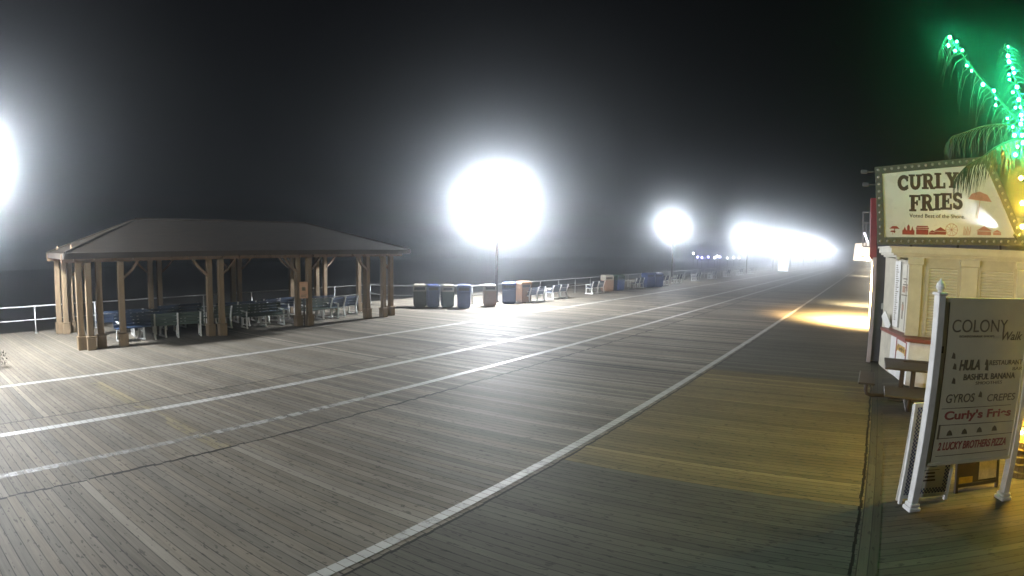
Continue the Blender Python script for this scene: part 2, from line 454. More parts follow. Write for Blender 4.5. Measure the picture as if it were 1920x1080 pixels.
# notice on its own stake beside the middle cluster of posts
c = at(565, 611)
ns = thing('notice_sign', 'small peach notice on a dark stake in front of the pavilion posts', 'sign', (c.x+0.25, c.y, 0), R_(60))
MB().box(-0.03, 0.03, 0.03, 0.07, 0, 1.55).build('stake', BRONZE, ns)
NP = plain('peach_notice', (0.62, 0.36, 0.21), 0.6, 0.1, 6)
pn = MB().box(-0.16, 0.16, 0.0, 0.028, 1.08, 1.72, 0.01).build('panel', NP, ns)
MB().lathe([(0.001, 1.38), (0.07, 1.38), (0.075, 1.48), (0.05, 1.52), (0.001, 1.52)], 0, -0.001, 10).build('emblem', INKG, pn).scale = (1, 0.12, 1)
MB().box(-0.11, 0.11, -0.004, -0.0015, 1.20, 1.22).box(-0.11, 0.08, -0.004, -0.0015, 1.15, 1.17).build('print', INKG, pn)

# ------------------------------------------------------------------ RAILINGS
def railing(name, label, pts, step, h=1.0, n_max=100):
    t = thing(name, label, 'railing', (pts[0][0], pts[0][1], 0))
    o = Vector((pts[0][0], pts[0][1], 0)); P = [Vector((x, y, 0))-o for x, y in pts]
    top, midr = MB(), MB()
    top.tube([p+Vector((0, 0, h)) for p in P], 0.026, 8); midr.tube([p+Vector((0, 0, h*0.5)) for p in P], 0.021, 6)
    top.build('top_rail', ALU, t, smooth=True); midr.build('middle_rail', ALU, t, smooth=True)
    cnt = 0
    for i in range(len(P)-1):
        a, b = P[i], P[i+1]; L = (b-a).length; k = max(1, round(L/step))
        for j in range(k + (1 if i == len(P)-2 else 0)):
            c = a.lerp(b, j/k)
            if cnt < n_max:
                MB().tube([c, c+Vector((0, 0, h))], 0.03, 8).lathe([(0.06, 0.0), (0.06, 0.015)], c.x, c.y, 8).build('rail_post', ALU, t, smooth=True)
            cnt += 1
    return t
railing('railing', 'white two rail pipe railing behind the pavilion, stepping out past its right end', [(-23.3, -9.9), (-23.45, 18.0), (-21.9, 18.25), (-18.9, 21.3), (-18.9, 36.4)], 2.25, 1.0)
railing('railing', 'white two rail pipe railing running far down the boardwalk beyond the blue bins', [(-18.9, 38.4), (-18.9, 170)], 2.4, 1.0)

# ------------------------------------------------------------------ BENCHES
def make_bench(slat, label, group):
    t = thing('bench', label, 'bench', (0, 0, 0), 0, group)
    # x = length, +y = front.  white cast end frames
    for x in (-0.78, 0.0, 0.78):
        mb = MB()
        for a, b, w_ in (((x, 0.24, 0), (x, 0.22, 0.42), 0.06), ((x, -0.26, 0), (x, -0.2, 0.42), 0.06), ((x, -0.2, 0.40), (x, -0.34, 0.86), 0.055), ((x, -0.24, 0.40), (x, 0.26, 0.40), 0.05), ((x, 0.30, 0.03), (x, -0.32, 0.03), 0.055)):
            mb.bar(a, b, 0.055, w_, up=(0, 1, 0) if abs(a[2]-b[2]) > .1 else (0, 0, 1))
        if x:
            mb.bar((x, 0.24, 0.62), (x, -0.28, 0.64), 0.06, 0.045); mb.bar((x, 0.22, 0.40), (x, 0.24, 0.62), 0.05, 0.05, up=(0, 1, 0))
        mb.build('end_frame', WHITE, t)
    mb = MB()
    for k in range(4): mb.box(-0.9, 0.9, -0.19+k*0.115, -0.095+k*0.115, 0.432, 0.462, 0.006)
    mb.build('seat', slat, t)
    mb = MB()
    for k in range(4):
        z = 0.50+k*0.105; y = -0.20-(z-0.40)*0.30
        mb.bar((-0.9, y+0.04, z), (0.9, y+0.04, z), 0.03, 0.085, up=(0, 0, 1))
    mb.build('backrest', slat, t)
    return t
G1 = 'slatted benches stored under the pavilion roof'
spots = [  # x, y, heading of the front, colour
    (-19.25, 4.85, -84, 'b', 'blue slatted bench nearest the left corner posts inside the pavilion'),
    (-19.0, 6.05, 78, 'g', 'dark slatted bench with white ends, second from the left along the pavilion front'),
    (-20.3, 5.6, -95, 'b', 'blue slatted bench in the middle row of the pavilion, at its left end'),
    (-21.3, 4.6, 88, 'b', 'blue slatted bench by the back railing at the left end of the pavilion'),
    (-21.2, 7.0, -88, 'b', 'blue slatted bench in the back row behind the first pair of middle posts'),
    (-19.9, 8.35, 95, 'g', 'dark slatted bench just right of the first pair of middle posts'),
    (-19.3, 9.55, -92, 'g', 'dark slatted bench at the front edge in the middle bay of the pavilion'),
    (-21.1, 9.2, 85, 'b', 'blue slatted bench in the back row of the middle bay of the pavilion'),
    (-20.4, 10.6, -60, 'b', 'blue slatted bench turned askew beside the notice posts'),
    (-21.5, 11.3, 92, 'b', 'blue slatted bench by the back railing behind the notice posts'),
    (-19.5, 12.3, -88, 'g', 'greenish slatted bench just right of the notice posts'),
    (-20.6, 12.9, -97, 'b', 'blue slatted bench behind the greenish one, right bay of the pavilion'),
    (-19.9, 13.6, 100, 'b', 'blue slatted bench nearest the right corner posts of the pavilion')]
protoB = make_bench(BLUEW, spots[0][4], G1); protoG = make_bench(SLATG, spots[1][4], G1)
used = set()
for x, y, a, kd, lb in spots:
    pr = protoB if kd == 'b' else protoG
    if kd not in used:
        used.add(kd); pr.location = (x, y, 0); pr.rotation_euler = (0, 0, R_(a)); pr['label'] = lb
    else: dup(pr, (x, y, 0), R_(a), lb)
G2 = 'benches facing the sea along the railing'
rb = [(-17.3, 24.75, 'pale slatted bench right beside the terracotta bin at the railing'),
      (-17.5, 27.5, 'blue backed bench facing the railing, second past the terracotta bin'),
      (-17.6, 32.6, 'white ended bench standing alone just before the far tan bin'),
      (-17.4, 39.2, 'bench at the railing just before the far dark blue bins'),
      (-17.3, 44.6, 'bench at the railing just past the far dark blue bins'),
      (-17.4, 48.6, 'bench second past the far dark blue bins'),
      (-17.4, 54.5, 'bench under the haze before the third lamp pole, nearer one'),
      (-17.4, 60.5, 'bench under the haze just past the third lamp pole'),
      (-17.4, 67.0, 'farther bench along the railing, two thirds of the way to the fourth lamp'),
      (-17.4, 74.0, 'faint bench along the railing near the fourth lamp pole'),
      (-17.4, 81.0, 'faintest farthest bench along the railing')]
for i, (x, y, lb) in enumerate(rb):
    if i == 0:
        pb = make_bench(BLUEW, lb, G2); pb.location = (x, y, 0); pb.rotation_euler = (0, 0, R_(90+3))
    else: dup(pb, (x, y, 0), R_(90+random.uniform(-4, 4)), lb)

# ------------------------------------------------------------------ BINS
def make_bin(body, hood, label, x, y, rz, w_=0.62, h=1.18, door=None):
    t = thing('litter_bin', label, 'litter bin', (x, y, 0), rz, 'bins lined up along the railing')
    s = w_/2
    mb = MB().loft([[(-s*.93, -s*.93, 0.06), (s*.93, -s*.93, 0.06), (s*.93, s*.93, 0.06), (-s*.93, s*.93, 0.06)],
                    [(-s*.97, -s*.97, 0.12), (s*.97, -s*.97, 0.12), (s*.97, s*.97, 0.12), (-s*.97, s*.97, 0.12)],
                    [(-s, -s, 0.80), (s, -s, 0.80), (s, s, 0.80), (-s, s, 0.80)]])
    mb.box(-s*.8, s*.8, -s*.8, s*.8, 0.0, 0.06)
    bo = mb.build('body', body, t)
    MB().box(-s*.72, s*.72, -s-0.012, -s+0.01, 0.14, 0.74, 0.01).build('door', door or body, bo)
    # hood: four corner walls, throat opening front, domed cap
    mb = MB().box(-s*1.03, s*1.03, -s*1.03, s*1.03, 0.80, 0.85, 0.012)
    mb.box(-s, -s+0.05, -s, s, 0.85, 1.03).box(s-0.05, s, -s, s, 0.85, 1.03).box(-s+0.05, s-0.05, s-0.05, s, 0.85, 1.03)
    mb.box(-s+0.05, s-0.05, -s, -s+0.04, 0.85, 0.88)
    prev = []
    for k in range(6):
        a = k/5*math.pi/2*0.92; q = s*1.05*math.cos(a*0.62); z = 1.03+(h-1.03)*math.sin(a)
        prev.append([(-q, -q, z), (q, -q, z), (q, q, z), (-q, q, z)])
    mb.loft([[(-s*1.05, -s*1.05, 1.02), (s*1.05, -s*1.05, 1.02), (s*1.05, s*1.05, 1.02), (-s*1.05, s*1.05, 1.02)]] + prev)
    mb.build('hood', hood, t)
    MB().box(-s+0.06, s-0.06, -s+0.06, s-0.08, 0.86, 1.02).build('throat', BLACK, t)  # solid black block paints the shade inside the hood opening
    return t
make_bin(OLIVE, BEIGE, 'dark olive bin with a pale hood, first past the right end of the pavilion', -20.2, 18.7, R_(50), 0.66)
make_bin(BLUE, BLUE, 'bright blue bin between two dark bins with pale hoods', -19.55, 19.0, R_(55))
make_bin(GREENB, BEIGE, 'dark green bin with a pale hood, right of the bright blue one', -19.0, 19.5, R_(55), 0.6)
make_bin(BLUE, BLUE, 'tall blue bin standing alone left of the single tan bin', -18.25, 19.95, R_(40), 0.66, 1.2)
make_bin(TAN, BEIGE, 'brownish tan bin alone between two blue ones', -17.8, 21.45, R_(50), 0.62, 1.15)
make_bin(BLUE, BLUE, 'wide blue bin touching the terracotta one', -17.85, 23.2, R_(35), 0.74, 1.2)
make_bin(TAN, TAN, 'terracotta bin at the right end of the near row', -17.5, 24.05, R_(70), 0.66, 1.22)
make_bin(TAN, BEIGE, 'tan bin farther along beside a dark one', -18.05, 35.3, R_(60), 0.7, 1.2, )
make_bin(BLUE, GREENB, 'dark bin with a pale edge beside the farther tan bin', -17.7, 36.4, R_(70), 0.72, 1.2)
make_bin(BLUE, BLUE, 'left one of the far pair of dark blue bins', -17.35, 41.4, R_(60), 0.8, 1.2)
make_bin(BLUE, BLUE, 'right one of the far pair of dark blue bins', -17.0, 42.4, R_(60), 0.8, 1.2)

# ------------------------------------------------------------------ FLOODLIT LAMP POLES
GLOBE = glow('lamp_glass', (0.9, 0.96, 1.0), 300.0)
def make_lamp(x, y, h, power, label, rad=0.22):
    t = thing('street_lamp', label, 'street lamp', (x, y, 0), 0, 'lamp poles along the sea side of the boardwalk')
    MB().lathe([(0.14, 0), (0.14, 0.05), (0.085, 0.12), (0.08, 0.5), (0.055, h-0.35), (0.05, h-0.28)], 0, 0, 12).build('pole', DARKM, t, smooth=True)
    hd = MB().lathe([(0.05, h-0.30), (0.09, h-0.24), (0.10, h-0.20)], 0, 0, 12).build('lamp_holder', GALV, t, smooth=True)
    MB().sphere((0, 0, h), 0.20, 12).build('globe', GLOBE, t, smooth=True)
    point(t, (0, 0, h), power, LAMPC, rad)
    return t
p0 = atX(-70, 340, -18.6)
LP = [(-18.6, p0.y, 0.72, 'lamp pole left of the pavilion at the edge of the view'),
      (-18.75, 23.2, 1.5, 'lamp pole with the largest glare, standing behind the blue and tan bins'),
      (-18.8, 51.0, 0.24, 'second lamp pole past the pavilion, small round glare above the far bins'),
      (-18.8, 84.5, 0.34, 'third lamp pole past the pavilion'),
      (-18.8, 108.0, 0.34, 'fourth lamp pole past the pavilion'),
      (-18.8, 132.0, 0.34, 'fifth lamp pole past the pavilion, merged in the far glare'),
      (-18.8, 157.0, 0.34, 'sixth lamp pole past the pavilion, merged in the far glare'),
      (-18.8, 190.0, 0.5, 'seventh lamp pole past the pavilion, merged in the far glare'),
      (-18.8, 225.0, 0.5, 'eighth lamp pole past the pavilion, merged in the far glare'),
      (-18.8, 270.0, 0.5, 'farthest lamp pole, at the end of the glare')]
LPOW = 70000.0
for x, y, k, lb in LP: make_lamp(x, y, 5.45, LPOW*k, lb)
make_lamp(-11.0, -8.0, 5.45, LPOW*0.40, 'unseen lamp pole behind the viewpoint')  # unseen lamp, added where the bright near-left deck suggests a source

# ------------------------------------------------------------------ haze, added to give the lamps their halos of lens glare
m, nt, b = new_mat('haze_air'); nt.nodes.remove(b)
pv = nt.nodes.new('ShaderNodeVolumePrincipled')
pv.inputs['Color'].default_value = (0.86, 0.93, 1.0, 1); pv.inputs['Density'].default_value = 0.0080
pv.inputs['Anisotropy'].default_value = 0.965
nt.links.new(pv.outputs[0], nt.nodes['Material Output'].inputs['Volume'])
hz = MB().box(-500, 280, -200, 440, -2.3, 6.7).build('haze', m); hz['kind'] = 'stuff'

# ------------------------------------------------------------------ flat sign work: print placed on a sign's own plane
class Plane:
    def __init__(s, o, ux):
        s.o = Vector(o); s.ux = Vector(ux).normalized(); s.uz = Vector((0, 0, 1)); s.n = s.ux.cross(s.uz).normalized()
    def uv(s, px, py):
        d = ray(px, py); c = Vector((0, 0, CAM_H)); t = (s.o-c).dot(s.n)/d.dot(s.n); p = c+d*t-s.o
        return p.dot(s.ux), p.z
    def p(s, u, v, off=0.0): return s.o + s.ux*u + s.uz*v + s.n*off
    def text(s, txt, a, b, cap, mat, par, bold=0.0, shear=0.0, off=0.004, name='lettering'):
        u0, v0 = s.uv(*a); u1, v1 = s.uv(*b); _, vc = s.uv(a[0], a[1]-cap)
        return lettering(txt, s.o, s.ux, s.uz, u0, (v0+v1)/2, vc-v0, mat, par, bold, shear, u1-u0, name, off)
    def flat(s, mb, pts, off, th=0.003):
        mb.poly([s.p(u, v, off) for u, v in pts], s.n*-th); return mb
    def stroke(s, mb, pts, w_, off, th=0.003):
        for i in range(len(pts)-1):
            a, b = Vector(pts[i]), Vector(pts[i+1]); d = (b-a)
            if d.length < 1e-6: continue
            d.normalize(); n = Vector((-d.y, d.x))*w_/2; e = d*w_*0.22
            s.flat(mb, [a-n-e, b-n+e, b+n+e, a+n-e], off+0.0003*(i % 3), th)
    def rect(s, mb, u0, v0, u1, v1, off, th=0.003): return s.flat(mb, [(u0, v0), (u1, v0), (u1, v1), (u0, v1)], off, th)
def under(o, par):
    """keep world placement while parenting to an unrotated empty"""
    o.parent = par; o.matrix_parent_inverse = Matrix.Translation(-par.location); return o

def arc(cx, cy, rx, ry, a0, a1, n=14):
    return [(cx+rx*math.cos(R_(a0+(a1-a0)*i/n)), cy+ry*math.sin(R_(a0+(a1-a0)*i/n))) for i in range(n+1)]
SLAB = {  # strokes (thick, serif) in a box 1 high
 'C': (0.82, [(arc(0.46, 0.5, 0.33, 0.40, 48, 312), .2), ([(0.70, 0.62), (0.70, 0.92)], .10), ([(0.70, 0.10), (0.72, 0.34)], .07)]),
 'U': (0.95, [([(0.22, 0.95), (0.22, 0.42)] + arc(0.47, 0.40, 0.25, 0.30, 180, 360) + [(0.72, 0.42), (0.72, 0.95)], .18), ([(0.02, 0.94), (0.42, 0.94)], .11), ([(0.54, 0.94), (0.92, 0.94)], .11)]),
 'R': (0.92, [([(0.24, 0.05), (0.24, 0.95)], .2), ([(0.02, 0.055), (0.46, 0.055)], .11), ([(0.02, 0.945), (0.5, 0.945)], .11), (arc(0.46, 0.72, 0.22, 0.21, 95, -95), .15), ([(0.24, 0.51), (0.5, 0.51)], .1), ([(0.50, 0.50), (0.72, 0.08)], .2), ([(0.66, 0.055), (0.92, 0.055)], .11)]),
 'L': (0.80, [([(0.24, 0.05), (0.24, 0.95)], .2), ([(0.02, 0.945), (0.46, 0.945)], .11), ([(0.02, 0.06), (0.74, 0.06)], .12), ([(0.70, 0.04), (0.70, 0.34)], .11)]),
 'Y': (0.92, [([(0.20, 0.93), (0.47, 0.45)], .2), ([(0.74, 0.93), (0.47, 0.45)], .16), ([(0.47, 0.48), (0.47, 0.05)], .2), ([(0.25, 0.055), (0.69, 0.055)], .11), ([(0.0, 0.945), (0.40, 0.945)], .11), ([(0.56, 0.945), (0.92, 0.945)], .11)]),
 'F': (0.80, [([(0.24, 0.05), (0.24, 0.95)], .2), ([(0.02, 0.055), (0.46, 0.055)], .11), ([(0.02, 0.94), (0.74, 0.94)], .12), ([(0.70, 0.96), (0.70, 0.70)], .11), ([(0.24, 0.52), (0.55, 0.52)], .11), ([(0.54, 0.66), (0.54, 0.38)], .09)]),
 'I': (0.50, [([(0.24, 0.05), (0.24, 0.95)], .2), ([(0.02, 0.055), (0.46, 0.055)], .11), ([(0.02, 0.945), (0.46, 0.945)], .11)]),
 'E': (0.82, [([(0.24, 0.05), (0.24, 0.95)], .2), ([(0.02, 0.06), (0.76, 0.06)], .12), ([(0.02, 0.94), (0.74, 0.94)], .12), ([(0.70, 0.96), (0.70, 0.70)], .11), ([(0.72, 0.04), (0.72, 0.32)], .11), ([(0.24, 0.52), (0.55, 0.52)], .11), ([(0.54, 0.66), (0.54, 0.38)], .09)]),
 'S': (0.78, [(arc(0.38, 0.72, 0.21, 0.20, 30, 250), .17), (arc(0.38, 0.29, 0.23, 0.22, 80, -150), .18), ([(0.62, 0.68), (0.62, 0.94)], .09), ([(0.12, 0.34), (0.12, 0.06)], .09)]),
}
def slab_word(pl_, word, a, b, cap, mat, par, off=0.006):
    u0, v0 = pl_.uv(*a); u1, v1 = pl_.uv(*b); _, vc = pl_.uv(a[0], a[1]-cap); H = vc-v0
    tot = sum(SLAB[c][0] for c in word); sx = (u1-u0)/tot; u = u0; BW = 1.38
    for i, c in enumerate(word):
        wd, st = SLAB[c]; mb = MB(); q = i/len(word); vb = v0+(v1-v0)*q
        for k, (pts, w_) in enumerate(st):
            pl_.stroke(mb, [(u+x*sx, vb+y*H) for x, y in pts], w_*BW*min(H, sx), off+0.001*k)
        under(mb.build('letter', mat), par); u += wd*sx

# ------------------------------------------------------------------ FRENCH FRY STAND
YS = 14.3
stand = thing('food_stand', 'cream corner food stand with shutters, red brown counter and white cornice', 'food stand', (1.0, YS, 0))
def sb(mb, name, mat, par=None, **k):
    return under(mb.build(name, mat, **k), par or stand) if par is None else _sub(mb, name, mat, par, **k)
def _sub(mb, name, mat, par, **k):
    o = mb.build(name, mat, **k); o.parent = par; return o
foot = [(0.36, 16.6), (0.62, 15.55), (1.06, YS), (7.5, YS), (7.5, 21.8), (0.36, 21.8)]
wall = sb(MB().loft([[(x, y, z) for x, y in foot] for z in (0.0, 3.02)]), 'wall', CREAM)
# cornice, stepped
def inset(d): return [(0.36-d, 16.6), (0.36-d, 15.4), (0.62-d, YS-d), (7.5+d, YS-d), (7.5+d, 21.8+d), (0.36-d, 21.8+d)]
mb = MB()
for d, z0, z1 in ((0.06, 3.02, 3.07), (0.13, 3.07, 3.12), (0.19, 3.12, 3.24), (0.23, 3.24, 3.28)):
    mb.loft([[(x, y, z) for x, y in inset(d)] for z in (z0, z1-0.0005)])
sb(mb, 'cornice', CREAMT)
# pilasters and shutters on the south wall
def bay(px0, px1): return atY(px0, 520, YS).x, atY(px1, 520, YS).x
for a, b in ((1703, 1729), (1801, 1833), (1906, 1935)):
    x0, x1 = bay(a, b); mb = MB().box(x0, x1, YS-0.07, YS-0.001, 1.18, 2.86, 0.01).box(x0-0.03, x1+0.03, YS-0.10, YS-0.001, 2.86, 3.018, 0.01)
    sb(mb, 'pilaster', CREAMT)
for a, b in ((1738, 1799), (1835, 1904)):
    x0, x1 = bay(a, b)
    fr = sb(MB().box(x0-0.02, x0+0.05, YS-0.05, YS-0.001, 1.2, 2.88).box(x1-0.05, x1+0.02, YS-0.05, YS-0.001, 1.2, 2.88).box(x0+0.05, x1-0.05, YS-0.05, YS-0.001, 2.80, 2.88), 'shutter_frame', CREAM)
    mb = MB(); z = 1.2
    while z < 2.79:
        mb.loft([[(x0+0.05, YS-0.012, z), (x1-0.05, YS-0.012, z), (x1-0.05, YS-0.001, z), (x0+0.05, YS-0.001, z)],
                 [(x0+0.05, YS-0.030, z+0.03), (x1-0.05, YS-0.030, z+0.03), (x1-0.05, YS-0.001, z+0.03), (x0+0.05, YS-0.001, z+0.03)],
                 [(x0+0.05, YS-0.012, z+0.064), (x1-0.05, YS-0.012, z+0.064), (x1-0.05, YS-0.001, z+0.064), (x0+0.05, YS-0.001, z+0.064)]]); z += 0.066
    sb(mb, 'roller_shutter', CREAMT)
# menu boards on the chamfer
pc = Plane((0.62, 15.55, 0), (0.44, -1.25, 0))
def chamfer_rect(name, mat, u0, v0, u1, v1, off, th):
    mb = MB(); pc.rect(mb, u0, v0, u1, v1, off, th); return sb(mb, name, mat)
sb(pc.rect(MB(), 0.06, 1.25, 0.42, 2.92, 0.05, 0.045), 'menu_panel', WHITE)
mb = MB()
for k in range(26): pc.rect(mb, 0.14, 2.80-k*0.055, 0.14+random.uniform(0.08, 0.2), 2.825-k*0.055, 0.053)
sb(mb, 'menu_print', INKG)
sb(pc.rect(MB(), 0.50, 1.2, 1.02, 2.86, 0.03, 0.028), 'menu_board', CREAMT)
mb = MB()
pc.rect(mb, 0.80, 1.22, 0.83, 2.84, 0.034); pc.rect(mb, 0.52, 2.08, 1.0, 2.11, 0.034)
for k in range(5): pc.rect(mb, 0.60+0.07*(k % 2), 2.2+0.07*k, 0.76+0.1*(k % 3), 2.235+0.07*k, 0.036)
pc.rect(mb, 0.60, 1.5, 0.68, 1.92, 0.034)
sb(mb, 'menu_print', INKG)
for q_ in ((0.58, 2.16, 0.76, 2.32), (0.86, 2.2, 0.96, 2.34), (0.60, 1.72, 0.72, 1.86)):
    mb = MB(); pc.rect(mb, *q_, 0.040); sb(mb, 'menu_picture', plain('food_print', (0.33, 0.17, 0.08), 0.5, 0.3, 14))
# counter with angled corner
cf = [(0.60, 15.6), (0.98, 14.02), (1.45, 13.92), (7.5, 13.92), (7.5, YS-0.002), (1.05, YS-0.002), (0.64, 15.6)]
sb(MB().loft([[(x, y, z) for x, y in cf] for z in (0.03, 1.08)]), 'counter_base', WHITE)
cg = [(0.30, 15.75), (0.86, 13.82), (1.42, 13.74), (7.5, 13.74), (7.5, YS-0.004), (1.03, YS-0.004), (0.60, 15.75)]
sb(MB().loft([[(x, y, z) for x, y in cg] for z in (1.09, 1.17)]), 'counter_top', REDC)
# framed round-cornered badge on the counter's angled end
pk = Plane((0.60, 15.6, 0), (0.38, -1.58, 0))
u0, v0 = 0.55, 0.40; u1, v1 = 1.45, 1.02
mb = MB()
for (a, b, c, d) in ((u0, v1-0.03, u1, v1), (u0, v0, u0+0.05, v1-0.03), (u1-0.05, v0, u1, v1-0.03), (u0+0.05, v0, u1-0.05, v0+0.03)): pk.rect(mb, a, b, c, d, 0.012, 0.01)
sb(mb, 'badge_frame', INKR)
mb = MB(); pk.rect(mb, 0.68, 0.72, 1.32, 0.88, 0.010); pk.flat(mb, [(0.62, 0.68), (0.68, 0.68), (0.68, 0.84), (0.60, 0.82)], 0.009); pk.flat(mb, [(1.32, 0.68), (1.40, 0.68), (1.40, 0.84), (1.32, 0.84)], 0.009)
badge = sb(mb, 'badge_banner', YELP)
under(lettering("Curly's", pk.o, pk.ux, pk.uz, 0.72, 0.755, 0.09, INKD, None, 0.01, 0.1, 0.56, off=0.0125), badge); badge.children[0].parent = stand; badge.children and None
for o_ in list(COL.objects):
    if o_.name.startswith('lettering') and o_.parent is stand: o_.matrix_parent_inverse = Matrix.Translation(-stand.location)
# paper menu lying tilted at the counter's end, small camera dome and a flood under the cornice
pm = MB().bar((0.36, 15.9, 1.52), (0.52, 15.6, 1.17), 0.02, 0.26).build('counter_card', WHITE)
tag(pm, 'white card propped on the left end of the red brown counter', 'card')
sc_ = atY(1684, 476, 14.0)
cm = thing('dome_camera', 'small pale dome camera under the stand cornice', 'camera', (sc_.x, 14.05, 3.02))
MB().lathe([(0.055, 0.0), (0.055, -0.03), (0.05, -0.035)], 0, 0, 12).build('base', WHITE, cm)
MB().lathe([(0.045, -0.035), (0.04, -0.06), (0.02, -0.08), (0.002, -0.085)], 0, 0, 12).build('dome', plain('dome_glass', (0.55, 0.55, 0.6), 0.1, 0.05), cm, smooth=True)

# ------------------------------------------------------------------ CURLY FRIES roof sign
sg = thing('roof_sign', 'slanted white CURLY FRIES sign in a dark bulb frame above the stand', 'sign', (1.6, 13.95, 3.3))
ps = Plane((0, 13.9, 0), (1, 0, 0))
Q = [ps.uv(*p) for p in ((1658, 445), (1905, 446), (1846, 308), (1654, 326))]   # BL BR TR TL
def grow(q, d):
    out = []; n = len(q)
    for i in range(n):
        a, b, c = Vector(q[i-1]), Vector(q[i]), Vector(q[(i+1) % n])
        e1 = (b-a).normalized(); e2 = (c-b).normalized(); n1 = Vector((e1.y, -e1.x)); n2 = Vector((e2.y, -e2.x))
        k = (n1+n2); k = k/(k.dot(n1)); out.append(tuple(b+k*d))
    return out
G_ = grow(Q, 0.165)
def band(mb, q, g, off, th):
    for i in range(4):
        j = (i+1) % 4; ps.flat(mb, [q[i], q[j], g[j], g[i]], off, th)
mb = MB(); band(mb, Q, G_, 0.06, 0.22); under(mb.build('frame', FRAMEM), sg)
SIGNW = plain('sign_face_acrylic', (0.60, 0.62, 0.64), 0.28, 0.06, 1.5, bmp=0.06)
face = under(ps.flat(MB(), grow(Q, -0.002), 0.02, 0.10).build('face', SIGNW), sg)
mb = MB(); ps.flat(mb, grow(Q, 0.12), -0.085, 0.10); under(mb.build('back_box', DARKM), sg)
for x in (0.9, 2.0, 3.0):
    under(MB().bar((x, 14.25, 3.25), (x, 14.7, 4.9), 0.05).bar((x, 14.1, 4.6), (x, 14.6, 4.6), 0.05).build('strut', DARKM), sg)
slab_word(ps, 'CURLY', (1683, 357), (1797, 351), 28, INKD, sg, 0.026)
slab_word(ps, 'FRIES', (1705, 396), (1806, 391), 30, INKD, sg, 0.026)
under(ps.text('Voted Best of the Shore.', (1705, 409.5), (1809, 408), 7, INKD, None, 0.012, 0.0, 0.026), sg)
icons = MB(); icons2 = MB()
def ic(mb, px, py, shape, s=1.0):
    u, v = ps.uv(px, py)
    for q in shape: ps.flat(mb, [(u+a*s, v+b*s) for a, b in q], 0.026)
umb_ = [[(-.12, .10), (.12, .10), (.05, .16), (-.05, .16)], [(-.008, 0), (.008, 0), (.008, .1), (-.008, .1)]]
castle = [[(-.14, 0), (.14, 0), (.14, .10), (-.14, .10)], [(-.12, .10), (-.05, .10), (-.085, .18)], [(-.03, .10), (.03, .10), (.03, .19), (0, .24), (-.03, .19)], [(.06, .10), (.12, .10), (.09, .2)]]
booth = [[(-.14, 0), (.14, 0), (.14, .12), (-.14, .12)], [(-.15, .13), (.15, .13), (.15, .16), (-.15, .16)], [(-.14, .17), (.14, .17), (.12, .2), (-.12, .2)]]
tent = [[(-.13, 0), (.13, 0), (.13, .07), (-.13, .07)], [(-.15, .08), (.15, .08), (.0, .17)]]
ic(icons, 1677, 437, umb_, 1.0); ic(icons, 1674, 440, umb_, .6); ic(icons, 1703, 440, castle); ic(icons, 1729, 440, booth); ic(icons, 1748, 440, tent, .6); ic(icons, 1763, 440, tent)
for k in range(10):
    a = 2*math.pi*k/10; u, v = ps.uv(1784, 431); ps.stroke(icons2, [(u, v), (u+.14*math.cos(a), v+.14*math.sin(a))], .008, 0.026)
    ps.stroke(icons2, [(u+.14*math.cos(a), v+.14*math.sin(a)), (u+.14*math.cos(a+.63), v+.14*math.sin(a+.63))], .010, 0.0275)
for k in range(7): ps.stroke(icons2, [ps.uv(1806+k*2, 441), ps.uv(1808+k*2, 425+(k % 3)*4)], .010, 0.026)
ic(icons2, 1845, 441, tent, 1.2); ic(icons2, 1869, 441, tent, .7)
under(icons2.build('faded_pictures', PINKP), sg); icons2 = MB()
# small seaside umbrella print
u, v = ps.uv(1838, 372)
ps.flat(icons2, [(u-.28, v-.02), (u+.26, v-.08), (u+.16, v+.08), (u-.02, v+.15), (u-.2, v+.1)], 0.026); ps.stroke(icons2, [(u, v), (u-.07, v-.45)], .012, 0.027)
under(icons.build('pictures', INKR), sg); under(icons2.build('umbrella_picture', PINKP), sg)
BULB = plain('frosted_bulb', (0.28, 0.28, 0.27), 0.3, 0.1)
bme = None; M_ = grow(Q, 0.09)
for i in range(4):
    a, b = Vector(M_[i]), Vector(M_[(i+1) % 4]); n = max(3, int((b-a).length/0.155))
    for k in range(n):
        c = a.lerp(b, k/n); p = ps.p(c.x, c.y, 0.085)
        if bme is None:
            o = MB().sphere((0, 0, 0), 0.032, 6).build('bulb', BULB, smooth=True); bme = o.data
        else: o = bpy.data.objects.new('bulb', bme); COL.objects.link(o)
        o.parent = sg; o.location = p - sg.location

c = ps.uv(1897, 440); e_ = ps.uv(1800, 388)
mb = MB(); a_ = ps.p(c[0], c[1], 0.16); mb.bar(ps.p(c[0]+0.1, c[1]-0.12, 0.08), a_, 0.02); mb.tube([a_, a_+Vector((0.09, 0, -0.05))], 0.03, 8)
under(mb.build('added_spot_fixture', FRAMEM), sg)  # made-up fixture for the light that draws the streak on the face
SPOT_AT = (ps.p(c[0]-0.03, c[1]+0.02, 0.16), ps.p(e_[0], e_[1], 0.02))
